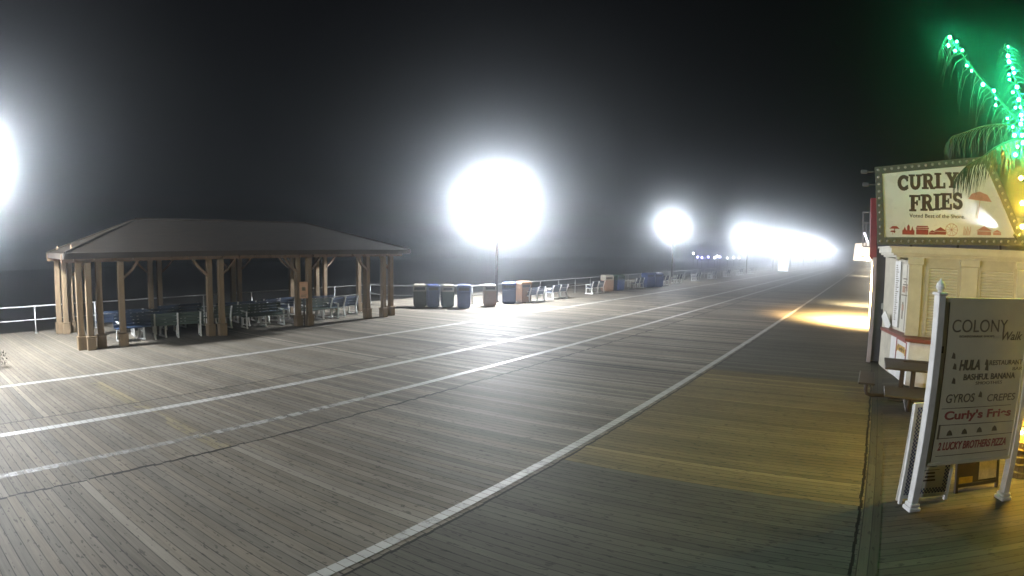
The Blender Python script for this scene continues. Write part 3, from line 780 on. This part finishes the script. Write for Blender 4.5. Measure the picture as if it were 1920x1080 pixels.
# ------------------------------------------------------------------ SHOPS further along, seen edge-on
GREYW = plain('grey_side_wall', (0.20, 0.20, 0.22), 0.85, 0.2, 2, dirt=0.3)
PINKW = plain('pinkish_column_paint', (0.42, 0.36, 0.38), 0.7, 0.15, 3)
s1 = thing('shop', 'dark grey shop wall just behind the food stand', 'shop', (0.5, 20, 0))
under(MB().box(0.12, 9, 22.0, 27.8, 0, 4.6).build('wall', GREYW), s1)
under(MB().box(0.10, 0.36, 17.05, 22.0, 0, 3.3).build('side_wall', GREYW), s1)
co = MB().box(0.0, 0.115, 16.8, 17.05, 0, 3.0, 0.01).build('column', PINKW); under(co, s1)
rp = tag(under(MB().box(-0.10, 0.10, 16.85, 16.98, 2.95, 4.68, 0.015).build('red_panel_sign', REDP), s1), 'tall narrow red panel on the column left of the CURLY FRIES sign', 'sign')
rp.parent = None; rp.matrix_parent_inverse = Matrix.Identity(4)
sw = tag(MB().box(0.30, 0.36, 16.74, 16.79, 1.55, 1.72, 0.005).box(0.31, 0.35, 16.79, 17.05, 1.58, 1.69).build('switch_box', WHITE), 'small white box on the grey wall beside the food stand', 'switch box')
# brackets and a small tower of sign frames on the shop fronts beyond
for (px, py, L, lb) in ((1623, 322, 0.34, 'upper floodlight bracket sticking out left of the CURLY FRIES sign'), (1626, 346, 0.28, 'lower floodlight bracket sticking out left of the CURLY FRIES sign')):
    c = atY(px, py, 16.0)
    t = thing('bracket_light', lb, 'floodlight', c, 0, 'bracket floodlights beside the roof sign')
    MB().bar((0, 0, 0), (L, 0, 0), 0.035).build('arm', DARKM, t)
    MB().box(-0.12, 0.04, -0.06, 0.06, -0.05, 0.05, 0.01).build('lamp_housing', plain('dull_housing', (0.09, 0.09, 0.09), 0.5), t)
fw = thing('sign_scaffold', 'small dark frame with a lit corner above the far shop fronts', 'sign frame', atY(1625, 460, 27))
mb = MB()
c0 = fw.location
def rel(px, py): return atY(px, py, 27) - c0
for a, b in (((1618, 398), (1618, 462)), ((1631, 398), (1631, 462)), ((1618, 398), (1631, 398)), ((1618, 418), (1631, 418)), ((1618, 440), (1631, 440)), ((1618, 462), (1631, 462)), ((1624, 418), (1624, 462))):
    mb.bar(rel(*a), rel(*b), 0.06)
mb.build('frame', plain('grey_steel', (0.22, 0.22, 0.24), 0.5), fw)
q = rel(1624, 447)
MB().bar(q+Vector((-0.09, -.05, .25)), q+Vector((0.1, -.05, -0.2)), 0.07).build('glint_bar', glow('frame_glint', (0.95, 0.9, 1.0), 6.0), fw)  # glowing bar stands in for a glint on the frame
WARM = (1.0, 0.80, 0.50)
s2 = thing('shop', 'brightly lit shop front beyond the column, spilling warm light on the deck', 'shop', (1, 33, 0))
under(MB().box(-0.02, 9, 28.0, 46, 0, 4.2).build('wall', CREAM), s2)
mb = MB()
for k in range(6): mb.box(-0.05, -0.022, 28.2+k*2.95, 30.9+k*2.95, 0.15, 2.7)
under(mb.build('lit_windows', glow('lit_shop_glass', (1.0, 0.93, 0.84), 2.2)), s2)
aw = under(MB().loft([[(-0.05, y, 3.85), (-0.05, y, 2.75), (-1.15, y, 2.78), (-1.05, y, 3.75)] for y in (34.0, 40.0)]).build('awning', glow('glowing_awning', (1.0, 0.88, 0.76), 0.75)), s2)  # awning is given its own glow; no lamp stands behind it
dl = MB().lathe([(0.10, 0.0), (0.12, -0.10), (0.09, -0.16)], 0, 0, 10).build('downlight', glow('warm_lamp_glass', WARM, 60)); dl.location = (-0.25, 27.2, 3.0); tag(dl, 'warm lamp under the first far canopy, lighting the deck', 'lamp')
dl2 = MB().box(-0.3, 0.28, -0.02, 0.02, 0.0, 0.03).build('arm', DARKM, dl)
def spot(parent, loc, power, col, ang, aim, radius=0.1, blend=0.6):
    l = bpy.data.lights.new('lamp_light', 'SPOT'); l.energy = power; l.color = col; l.shadow_soft_size = radius; l.spot_size = R_(ang); l.spot_blend = blend
    o = bpy.data.objects.new('lamp_light', l); COL.objects.link(o); o.location = loc
    o.rotation_euler = (Vector(aim)-Vector(loc)).to_track_quat('-Z', 'Y').to_euler()
    if parent: o.parent = parent; o.matrix_parent_inverse = parent.matrix_world.inverted() if False else Matrix.Translation(-parent.location)
    return o
spot(sg, SPOT_AT[0], 230, (1, 1, 1), 34, SPOT_AT[1], 0.02, 0.9)  # added spot grazing the sign face to make its bright streak
spot(s2, (-0.30, 26.8, 2.8), 70000, (1.0, 0.64, 0.26), 132, (-0.15, 27.6, 0), 0.4, 1.0)
spot(s2, (-0.25, 36.0, 2.6), 9000, (1.0, 0.8, 0.5), 110, (-0.4, 37.0, 0), 0.3, 1.0)
for i, (y0, y1, h_, x0) in enumerate(((46.2, 75, 4.8, 0.0), (75.2, 88, 3.9, -0.02), (88.2, 125, 4.4, 0.0), (125.3, 175, 5.2, 0.0), (175.3, 300, 4.6, 0.0))):
    o_ = thing('shop', ['dim shop front after the lit one', 'low shop front in the middle of the far row', 'shop front with a lit patch of deck at its foot', 'tall far shop front', 'farthest shop front in the glare'][i], 'shop', (1, (y0+y1)/2, 0), 0)
    under(MB().box(x0, 9, y0, y1, 0, h_).build('wall', CREAM), o_)
    under(MB().box(x0-0.03, x0-0.002, y0+1, y1-1, 0.2, 2.6).build('lit_windows', _mats['lit_shop_glass'] if i != 1 else GREYW), o_)
    under(MB().box(x0-1.0, x0-0.03, y0+2, y1-2, 2.75, 2.95).build('canopy', CREAMT), o_)
    if i in (2, 3): spot(o_, (-0.7, y0+5, 2.7), 7000, (1, .86, .66), 120, (-0.8, y0+5, 0))
# white kiosk standing by the stripe far away
kk = at(1468, 508)
k_ = thing('pillar', 'slim white self-glowing kiosk standing beside the stripe far down the boardwalk', 'pillar', (kk.x, kk.y, 0))
MB().box(-0.8, 0.8, -0.8, 0.8, 0, 2.9, 0.05).build('body', glow('glowing_pillar_face', (0.95, 0.98, 1.0), 1.6), k_)  # box glows by itself, standing in for a bright upright streak
MB().box(-0.95, 0.95, -0.95, 0.95, 2.9, 3.05, 0.03).build('roof', WHITE, k_)
# distant violet and white lights out over the beach
vi = glow('violet_lamp', (0.35, 0.32, 1.0), 60.0); wh = glow('white_lamp', (0.95, 0.95, 1.0), 60.0)
proto = {}
for i, (px, py, c) in enumerate(((1300, 475, 'w'), (1308, 482, 'v'), (1316, 483, 'v'), (1328, 482, 'v'), (1340, 483, 'w'), (1345, 480, 'w'), (1350, 482, 'v'), (1364, 484, 'w'), (1376, 483, 'w'), (1386, 483, 'w'))):
    p = atX(px, py, -34.0)
    nm = {'v': 'violet', 'w': 'white'}[c]
    t = thing('beach_light', f'tiny {nm} light out on the beach, {i+1} from the left of its row', 'light', (p.x, p.y, -1.2), 0, 'row of tiny violet and white lights beyond the railing')
    MB().tube([(0, 0, 0), (0, 0, p.z+1.1)], 0.04, 6).build('post', DARKM, t)
    MB().sphere((0, 0, p.z+1.2), 0.16, 6).build('bulb', vi if c == 'v' else wh, t)

# ------------------------------------------------------------------ COLONY directory sign
PL, PR = Vector((0.80, 6.95, 0)), Vector((2.07, 7.72, 0))
cs = thing('directory_sign', 'tall white framed COLONY directory board on two posts with pointed caps', 'sign', (PL+PR)/2)
px_ = Plane(PL, PR-PL); Lw = (PR-PL).length
rot = math.atan2((PR-PL).y, (PR-PL).x)
for P_ in (PL, PR):
    l = P_ - cs.location
    mb = MB().box(-0.05, 0.05, -0.05, 0.05, 0.0, 2.60, 0.006)
    po = mb.build('post', WHITE, cs); po.location = l; po.rotation_euler = (0, 0, rot)
    MB().box(-0.085, 0.085, -0.085, 0.085, 0.0, 0.05, 0.008).box(-0.07, 0.07, -0.07, 0.07, 0.05, 0.10, 0.01).build('base_trim', WHITE, po)
    MB().box(-0.068, 0.068, -0.068, 0.068, 2.60, 2.635, 0.008).lathe([(0.035, 2.635), (0.03, 2.65), (0.052, 2.675), (0.058, 2.70), (0.045, 2.735), (0.02, 2.765), (0.003, 2.80)], 0, 0, 14).build('cap', WHITE, po)
PANEL = plain('sign_board_paint', (0.62, 0.59, 0.44), 0.55, 0.08, 2)
zt, zb = 2.575, px_.uv(1748, 872)[1]
print('panel bottom', zb)
pan = under(px_.rect(MB(), 0.052, zb, Lw-0.052, zt, 0.02, 0.045).build('board', PANEL), cs)
mb = MB()
for (a, b, c, d) in ((0.052, zt-0.04, Lw-0.052, zt), (0.052, zb, Lw-0.052, zb+0.04), (0.052, zb+0.04, 0.09, zt-0.04), (Lw-0.09, zb+0.04, Lw-0.052, zt-0.04)): px_.rect(mb, a, b, c, d, 0.034, 0.012)
under(mb.build('moulding', PANEL), cs)
mb = MB(); px_.rect(mb, 0.125, zb+0.05, 0.131, zt-0.05, 0.024, 0.003); px_.rect(mb, 0.056, 1.98-0.04, 0.085, 1.98+0.04, 0.036)
under(mb.build('latch', INKD), cs)
def ct(txt, a, b, cap, mat=INKG, **k): under(px_.text(txt, a, b, cap, mat, None, **dict(dict(off=0.022), **k)), cs)
ct('COLONY', (1783, 620), (1886, 624), 24)
ct('Walk', (1876, 637), (1914, 637), 16, INKG, shear=0.3, bold=0.02)
ct('BOARDWALK SHOPS', (1797, 632), (1862, 632), 4)
ct('HULA', (1796, 693), (1835, 692), 18, INKG, bold=0.06, shear=0.15)
ct('RESTAURANT', (1853, 683), (1914, 683), 9, INKG, bold=0.02)
ct('BAR', (1896, 693), (1914, 693), 6)
ct('BASHFUL BANANA', (1804, 712), (1900, 708), 11, INKG, bold=0.03)
ct('SMOOTHIES', (1827, 720), (1876, 719), 6)
ct('GYROS', (1771, 755), (1824, 752), 16, INKG, bold=0.01, shear=0.1)
ct('CREPES', (1848, 752), (1900, 748), 13, INKG, bold=0.01, shear=0.1)
ct("Curly's Fries", (1768, 786), (1892, 778), 15, INKF, bold=0.04)
ct('2 LUCKY BROTHERS PIZZA', (1755, 845), (1883, 831), 14, INKF, bold=0.03, shear=0.15)
mb = MB()
def px_line(a, b, w_=0.008): px_.stroke(mb, [px_.uv(*a), px_.uv(*b)], w_, 0.022)
px_line((1764, 766), (1893, 758)); px_line((1760, 797), (1898, 788)); px_line((1756, 822), (1895, 810)); px_line((1760, 797), (1756, 822), 0.03); px_line((1752, 855), (1885, 842))
for a in ((1788, 688), (1786, 668), (1848, 680), (1848, 690), (1786, 715), (1836, 740)):
    u, v = px_.uv(*a); px_.flat(mb, [(u-0.03, v-0.02), (u+0.03, v-0.03), (u+0.02, v+0.03), (u-0.01, v+0.05)], 0.0225)
for k in range(4):
    u, v = px_.uv(1778+k*28, 812-k*3); px_.flat(mb, [(u-0.04, v-0.025), (u+0.05, v-0.025), (u+0.03, v+0.02), (u, v+0.045), (u-0.03, v+0.02)], 0.0225)
under(mb.build('print', INKG), cs)

# ------------------------------------------------------------------ sandwich boards behind it
def aframe(a, b, h, lean, face_mat, frame_mat, label):
    a, b = Vector(a), Vector(b); ux = (b-a).normalized(); n = ux.cross(Vector((0, 0, 1))).normalized(); L = (b-a).length
    t = thing('sandwich_board', label, 'sandwich board', (a+b)/2)
    def P(u, v, off=0.0): return a+ux*u+Vector((0, 0, v)) - n*(lean*v) + n*off - t.location
    def q(mb, u0, v0, u1, v1, off, th=0.003): mb.poly([P(u0, v0, off), P(u1, v0, off), P(u1, v1, off), P(u0, v1, off)], -n*th)
    mb = MB(); f = 0.045
    q(mb, 0, 0.0, f, h, 0.012, 0.035); q(mb, L-f, 0.0, L, h, 0.012, 0.035); q(mb, f, 0.07, L-f, 0.07+f, 0.012, 0.035); q(mb, f, h-f, L-f, h, 0.012, 0.035)
    mb.build('front_frame', frame_mat, t)
    mb = MB(); q(mb, f, 0.07+f, L-f, h-f, 0.0, 0.012); fc = mb.build('face', face_mat, t)
    mb = MB()
    for u in (0.02, L-0.02): mb.bar(P(u, h-0.03, -0.04), P(u, h, -0.05) - n*(0.02) + Vector((0, 0, -h+0.02)), 0.035)
    mb.bar(P(0.05, h*0.2, -0.05), P(L-0.05, h*0.2, -0.05), 0.03)
    mb.build('rear_frame', frame_mat, t)
    return t, fc, q, L, f
BOARDW = plain('board_face', (0.60, 0.60, 0.57), 0.5, 0.06, 3)
t, fc, q, L, f = aframe((0.64, 7.06, 0), (1.28, 7.44, 0), 1.30, 0.0, BOARDW, WHITE, 'white sandwich board with a blue checkered border behind the left post')
mb = MB(); c_ = 0.024
nu = int((L-2*f)/c_); nv = int((1.30-0.07-2*f)/c_)
for i in range(nu):
    for j in range(nv):
        if (i < 3 or i >= nu-3 or j < 3 or j >= nv-3) and (i+j) % 2 == 0:
            q(mb, f+i*c_, 0.07+f+j*c_, f+(i+1)*c_-0.001, 0.07+f+(j+1)*c_-0.001, 0.004)
mb.build('checker_border', BLUEP, t)
mb = MB()
for k in range(11):
    wd = random.uniform(0.10, 0.22)
    if k in (3, 7): wd = 0.26
    q(mb, L/2+0.03-wd/2, 0.28+k*0.048, L/2+0.03+wd/2, 0.28+k*0.048+(0.022 if k not in (3, 7) else 0.006), 0.004)
mb.build('print', INKD, t)
mb = MB(); q(mb, L/2-0.1, 0.95, L/2+0.12, 1.05, 0.004); mb.build('print_banner', plain('teal_print', (0.10, 0.16, 0.16), 0.5), t)
ta = at(1790, 925); tb = at(1862, 912)
t, fc, q, L, f = aframe((ta.x, ta.y, 0), (tb.x+0.06, tb.y, 0), 0.95, 0.18, plain('brown_poster', (0.050, 0.030, 0.012), 0.5, 0.4, 6), BRONZE, 'dark sandwich board with a yellow food picture between the two posts')
mb = MB()
def fpoly(mb, pts, off=0.004):
    a_ = None
q(mb, L*0.52, 0.14, L-f, 0.42, 0.004)
mb.build('pale_print', plain('pale_food_print', (0.55, 0.44, 0.30), 0.5, 0.3, 9), t)
for q_ in ((L*0.55, 0.425, L-f, 0.86), (f, 0.118, L*0.38, 0.20)):
    mb = MB(); q(mb, *q_, 0.004); mb.build('yellow_print', YELP, t)

# ------------------------------------------------------------------ PEDESTAL TABLE
tt = thing('picnic_table', 'dark metal pedestal table with attached seats beside the stand counter', 'table', (0.90, 12.75, 0))
mb = MB().box(-0.50, 0.55, -0.62, 0.28, 0.72, 0.76, 0.012).box(-0.50, 0.55, 0.40, 0.62, 0.72, 0.76, 0.012).box(-0.50, -0.06, 0.28, 0.40, 0.722, 0.758)
mb.box(0.45, 0.55, 0.28, 0.40, 0.722, 0.758); mb.build('tabletop', BRONZE, tt)
for x in (-0.10, 0.14): MB().box(x-0.05, x+0.05, -0.05, 0.05, 0, 0.72, 0.01).build('pedestal', BRONZE, tt)
MB().box(-0.35, 0.4, -0.3, 0.3, 0.0, 0.03, 0.01).build('base_plate', BRONZE, tt)
for cx, cy, sx, sy in ((-0.85, -0.35, 0.17, 0.62), (0.0, -1.45, 0.50, 0.42), (1.0, 0.1, 0.17, 0.6)):
    st = MB().box(cx-sx, cx+sx, cy-sy, cy+sy, 0.43, 0.47, 0.012).build('seat', BRONZE, tt)
    d = Vector((cx, cy, 0)).normalized(); e = Vector((cx, cy, 0))
    MB().tube([e*1.0+Vector((0, 0, .43)), e*1.0+Vector((0, 0, .20)), e*0.97+Vector((0, 0, .11)), e*0.85+Vector((0, 0, .07)), d*0.2+Vector((0, 0, .07))], 0.04, 8).build('seat_arm', BRONZE, tt, smooth=True)

# ------------------------------------------------------------------ PALM with fairy lights
PY = 8.7
crown = atY(1942, 262, PY); bx = atY(1946, 640, PY)
pt = thing('palm_tree', 'palm tree at the right edge with drooping fronds wound in green lights', 'palm tree', (bx.x, PY, 0))
TRUNK = plain('palm_bark', (0.12, 0.09, 0.055), 0.9, 0.4, 10, bmp=0.6)
LEAF = plain('palm_leaf', (0.02, 0.032, 0.015), 0.55, 0.3, 9)
prof = []; z = 0.0; i = 0
while z < crown.z-0.05:
    r = 0.155-0.035*z/crown.z; prof += [(r, z), (r+0.022, z+0.09)]; z += 0.11
prof.append((0.06, crown.z))
MB().lathe(prof, 0, 0, 14).build('trunk', TRUNK, pt)
def frond(pts, ll, nleaf, lw=0.016, sway=0.25, seed=1):
    rnd = random.Random(seed); P = [Vector(p)-pt.location for p in pts]
    # catmull resample
    out = []
    for i in range(len(P)-1):
        p0 = P[max(i-1, 0)]; p1 = P[i]; p2 = P[i+1]; p3 = P[min(i+2, len(P)-1)]
        for k in range(8):
            t_ = k/8; out.append(0.5*((2*p1)+(p2-p0)*t_+(2*p0-5*p1+4*p2-p3)*t_*t_+(3*p1-p0-3*p2+p3)*t_**3))
    out.append(P[-1]); n = len(out)
    rach = MB().tube(out, [0.022*(1-0.75*i/(n-1)) for i in range(n)], 6).build('frond', LEAF, pt, smooth=True)
    mb = MB()
    for s_ in (-1, 1):
        for k in range(nleaf):
            t_ = 0.12+0.88*k/(nleaf-1); x = t_*(n-1); i = min(int(x), n-2); c = out[i].lerp(out[i+1], x-i)
            tan = (out[min(i+1, n-1)]-out[max(i-1, 0)]).normalized(); side = tan.cross(Vector((0, 0, 1)))
            side = side.normalized() if side.length > 0.1 else Vector((1, 0, 0))
            L = ll*(0.45+0.75*math.sin(math.pi*min(1, t_*0.85+0.12)))*rnd.uniform(0.8, 1.15)
            d = (side*s_*rnd.uniform(0.25, 0.55)+tan*rnd.uniform(0.1, 0.4)+Vector((0, 0, -0.35)))
            q_ = []; p = c.copy()
            for m_ in range(5):
                q_.append(p.copy()); dd = (d+Vector((0, 0, -0.42*m_))).normalized(); p = p+dd*L/4
            wv = tan*0.5+side*0.2
            for m_ in range(4):
                w0 = lw*(1-m_/4.6); w1 = lw*(1-(m_+1)/4.3)
                a, b = q_[m_], q_[m_+1]
                mb.add([a-wv*w0, a+wv*w0, b+wv*w1, b-wv*w1], [(0, 1, 2, 3)])
    mb.build('leaflets', LEAF, rach)
def on(px, py, dy=0.0): return atY(px, py, PY+dy)
frond([crown, on(1905, 222, -.1), on(1866, 178, -.2), on(1824, 128, -.2), on(1793, 84, -.3), on(1776, 68, -.3), on(1766, 92, -.35)], 0.58, 34, 0.013, seed=2)
frond([crown, on(1924, 225, -.5), on(1908, 165, -.9), on(1894, 112, -1.2), on(1886, 84, -1.4), on(1882, 92, -1.6)], 0.36, 26, 0.012, seed=3)
frond([crown, on(1900, 236, .3), on(1850, 236, .6), on(1806, 250, .8), on(1784, 258, .9), on(1775, 272, .9)], 0.40, 36, 0.026, seed=4)
frond([crown, on(1905, 262, -.1), on(1870, 275, -.2), on(1840, 296, -.2), on(1812, 312, -.2), on(1792, 334, -.2)], 0.48, 40, 0.026, seed=5)
frond([crown, on(1960, 180), on(1990, 120), on(2010, 90)], 0.5, 30, seed=6)
frond([crown, on(1985, 240, -.3), on(2030, 260, -.6), on(2050, 310, -.9)], 0.5, 30, seed=7)
frond([crown, crown+Vector((0.5, 0.9, 0.35)), crown+Vector((0.9, 1.7, 0.0))], 0.5, 30, seed=8)
frond([crown, crown+Vector((0.1, -0.8, 0.45)), crown+Vector((0.3, -1.5, 0.05))], 0.5, 30, seed=9)
GL = glow('green_led', (0.03, 1.0, 0.33), 760.0); YL = glow('amber_led', (1.0, 0.60, 0.07), 1500.0)
fl = thing('fairy_lights', 'string of green bulbs wound along the palm fronds', 'string lights', crown)
greens = [(1781, 70), (1778, 85), (1791, 95), (1794, 78), (1804, 94), (1813, 123), (1821.5, 132.6), (1843, 158.5), (1863, 170.5), (1868, 184), (1867, 197), (1889, 222), (1899, 238)]
greens2 = [(1890, 88), (1890, 105), (1892, 115.5), (1899, 128), (1901.5, 137), (1892, 140), (1893, 149), (1906.7, 162.6), (1899, 173), (1910, 187), (1904, 202), (1913, 201), (1914.5, 216), (1916, 224.6), (1914, 232.6), (1902, 253.5), (1916.5, 253.5), (1918, 268), (1908, 275), (1904, 290)]
big = {(1781, 70), (1778, 85), (1843, 158.5), (1863, 170.5), (1890, 105), (1892, 115.5), (1906.7, 162.6), (1910, 187), (1914.5, 216), (1914, 232.6), (1904, 290), (1902, 253.5), (1918, 268), (1916.5, 253.5)}
def bulbs(lst, par, mat, r0, r1, dy):
    mes = {}
    for i, p_ in enumerate(lst):
        r = r1 if p_ in big else r0
        if r not in mes:
            o = MB().sphere((0, 0, 0), r, 8).build('bulb', mat, smooth=True); mes[r] = o.data
        else: o = bpy.data.objects.new('bulb', mes[r]); COL.objects.link(o)
        o.parent = par; o.location = on(p_[0], p_[1], dy(i)) - par.location
    P2 = [on(p_[0], p_[1], dy(i)+0.02) - par.location for i, p_ in enumerate(lst)]
    MB().tube(P2, 0.004, 4).build('wire', DARKM, par)
bulbs(greens, fl, GL, 0.013, 0.021, lambda i: -0.35+0.02*i)
fl2 = thing('fairy_lights', 'second string of green bulbs on the upright frond at the right edge', 'string lights', crown)
bulbs(greens2, fl2, GL, 0.013, 0.021, lambda i: -1.3+0.055*i)
ys = thing('fairy_lights', 'string of amber bulbs spiralling up the palm trunk at the right edge', 'string lights', (bx.x, PY, 0))
wire = []
for k in range(40):
    a = k*0.9; z = 0.05+k*0.098+0.6; r = 0.19
    if k < 3: z = 0.1+k*0.2
    p = Vector((r*math.cos(a), r*math.sin(a), z)); wire.append(p)
    o = bpy.data.objects.new('bulb', ys_me) if k else MB().sphere((0, 0, 0), 0.016, 8).build('bulb', YL, smooth=True)
    if k: COL.objects.link(o)
    ys_me = o.data; o.parent = ys; o.location = p
for i_, (px, py) in enumerate(((1914.5, 334), (1916.5, 381), (1917, 425), (1914.5, 811))):
    o = bpy.data.objects.new('bulb', ys_me); COL.objects.link(o); o.parent = ys; o.location = on(px, py, -0.19)-ys.location
    o.scale = (1.5, 1.5, 1.5)
MB().tube(wire, 0.004, 4).build('wire', DARKM, ys)

# ------------------------------------------------------------------ beach grass at the left edge
gp = at(-12, 690)
GRS = plain('dry_dune_grass', (0.05, 0.052, 0.03), 0.8, 0.3, 9)
bg = thing('planter_bush', 'dark low bush at the left edge before the pavilion', 'bush', (gp.x, gp.y, 0))
mb = MB()
for k in range(420):
    a = random.uniform(0, 6.28); r = 0.42*math.sqrt(random.random()); h_ = random.uniform(0.1, 0.5)*(1-r*0.8)
    p = Vector((r*math.cos(a), r*math.sin(a), h_)); d = Vector((random.uniform(-1, 1), random.uniform(-1, 1), random.uniform(-.1, .8))).normalized()*random.uniform(.05, .11)
    s_ = d.cross(Vector((0, 0, 1))).normalized()*0.016
    mb.add([p, p+d*0.5+s_, p+d, p+d*0.5-s_], [(0, 1, 2, 3)])
mb.build('foliage', GRS, bg)
mb = MB()
for k in range(9):
    a = k*0.7; mb.tube([(0, 0, 0), (0.12*math.cos(a), 0.12*math.sin(a), 0.18), (0.3*math.cos(a), 0.3*math.sin(a), 0.4)], [0.012, 0.008, 0.003], 5)
mb.build('stems', TRUNK, bg)
# webcam side: nothing else stands in view
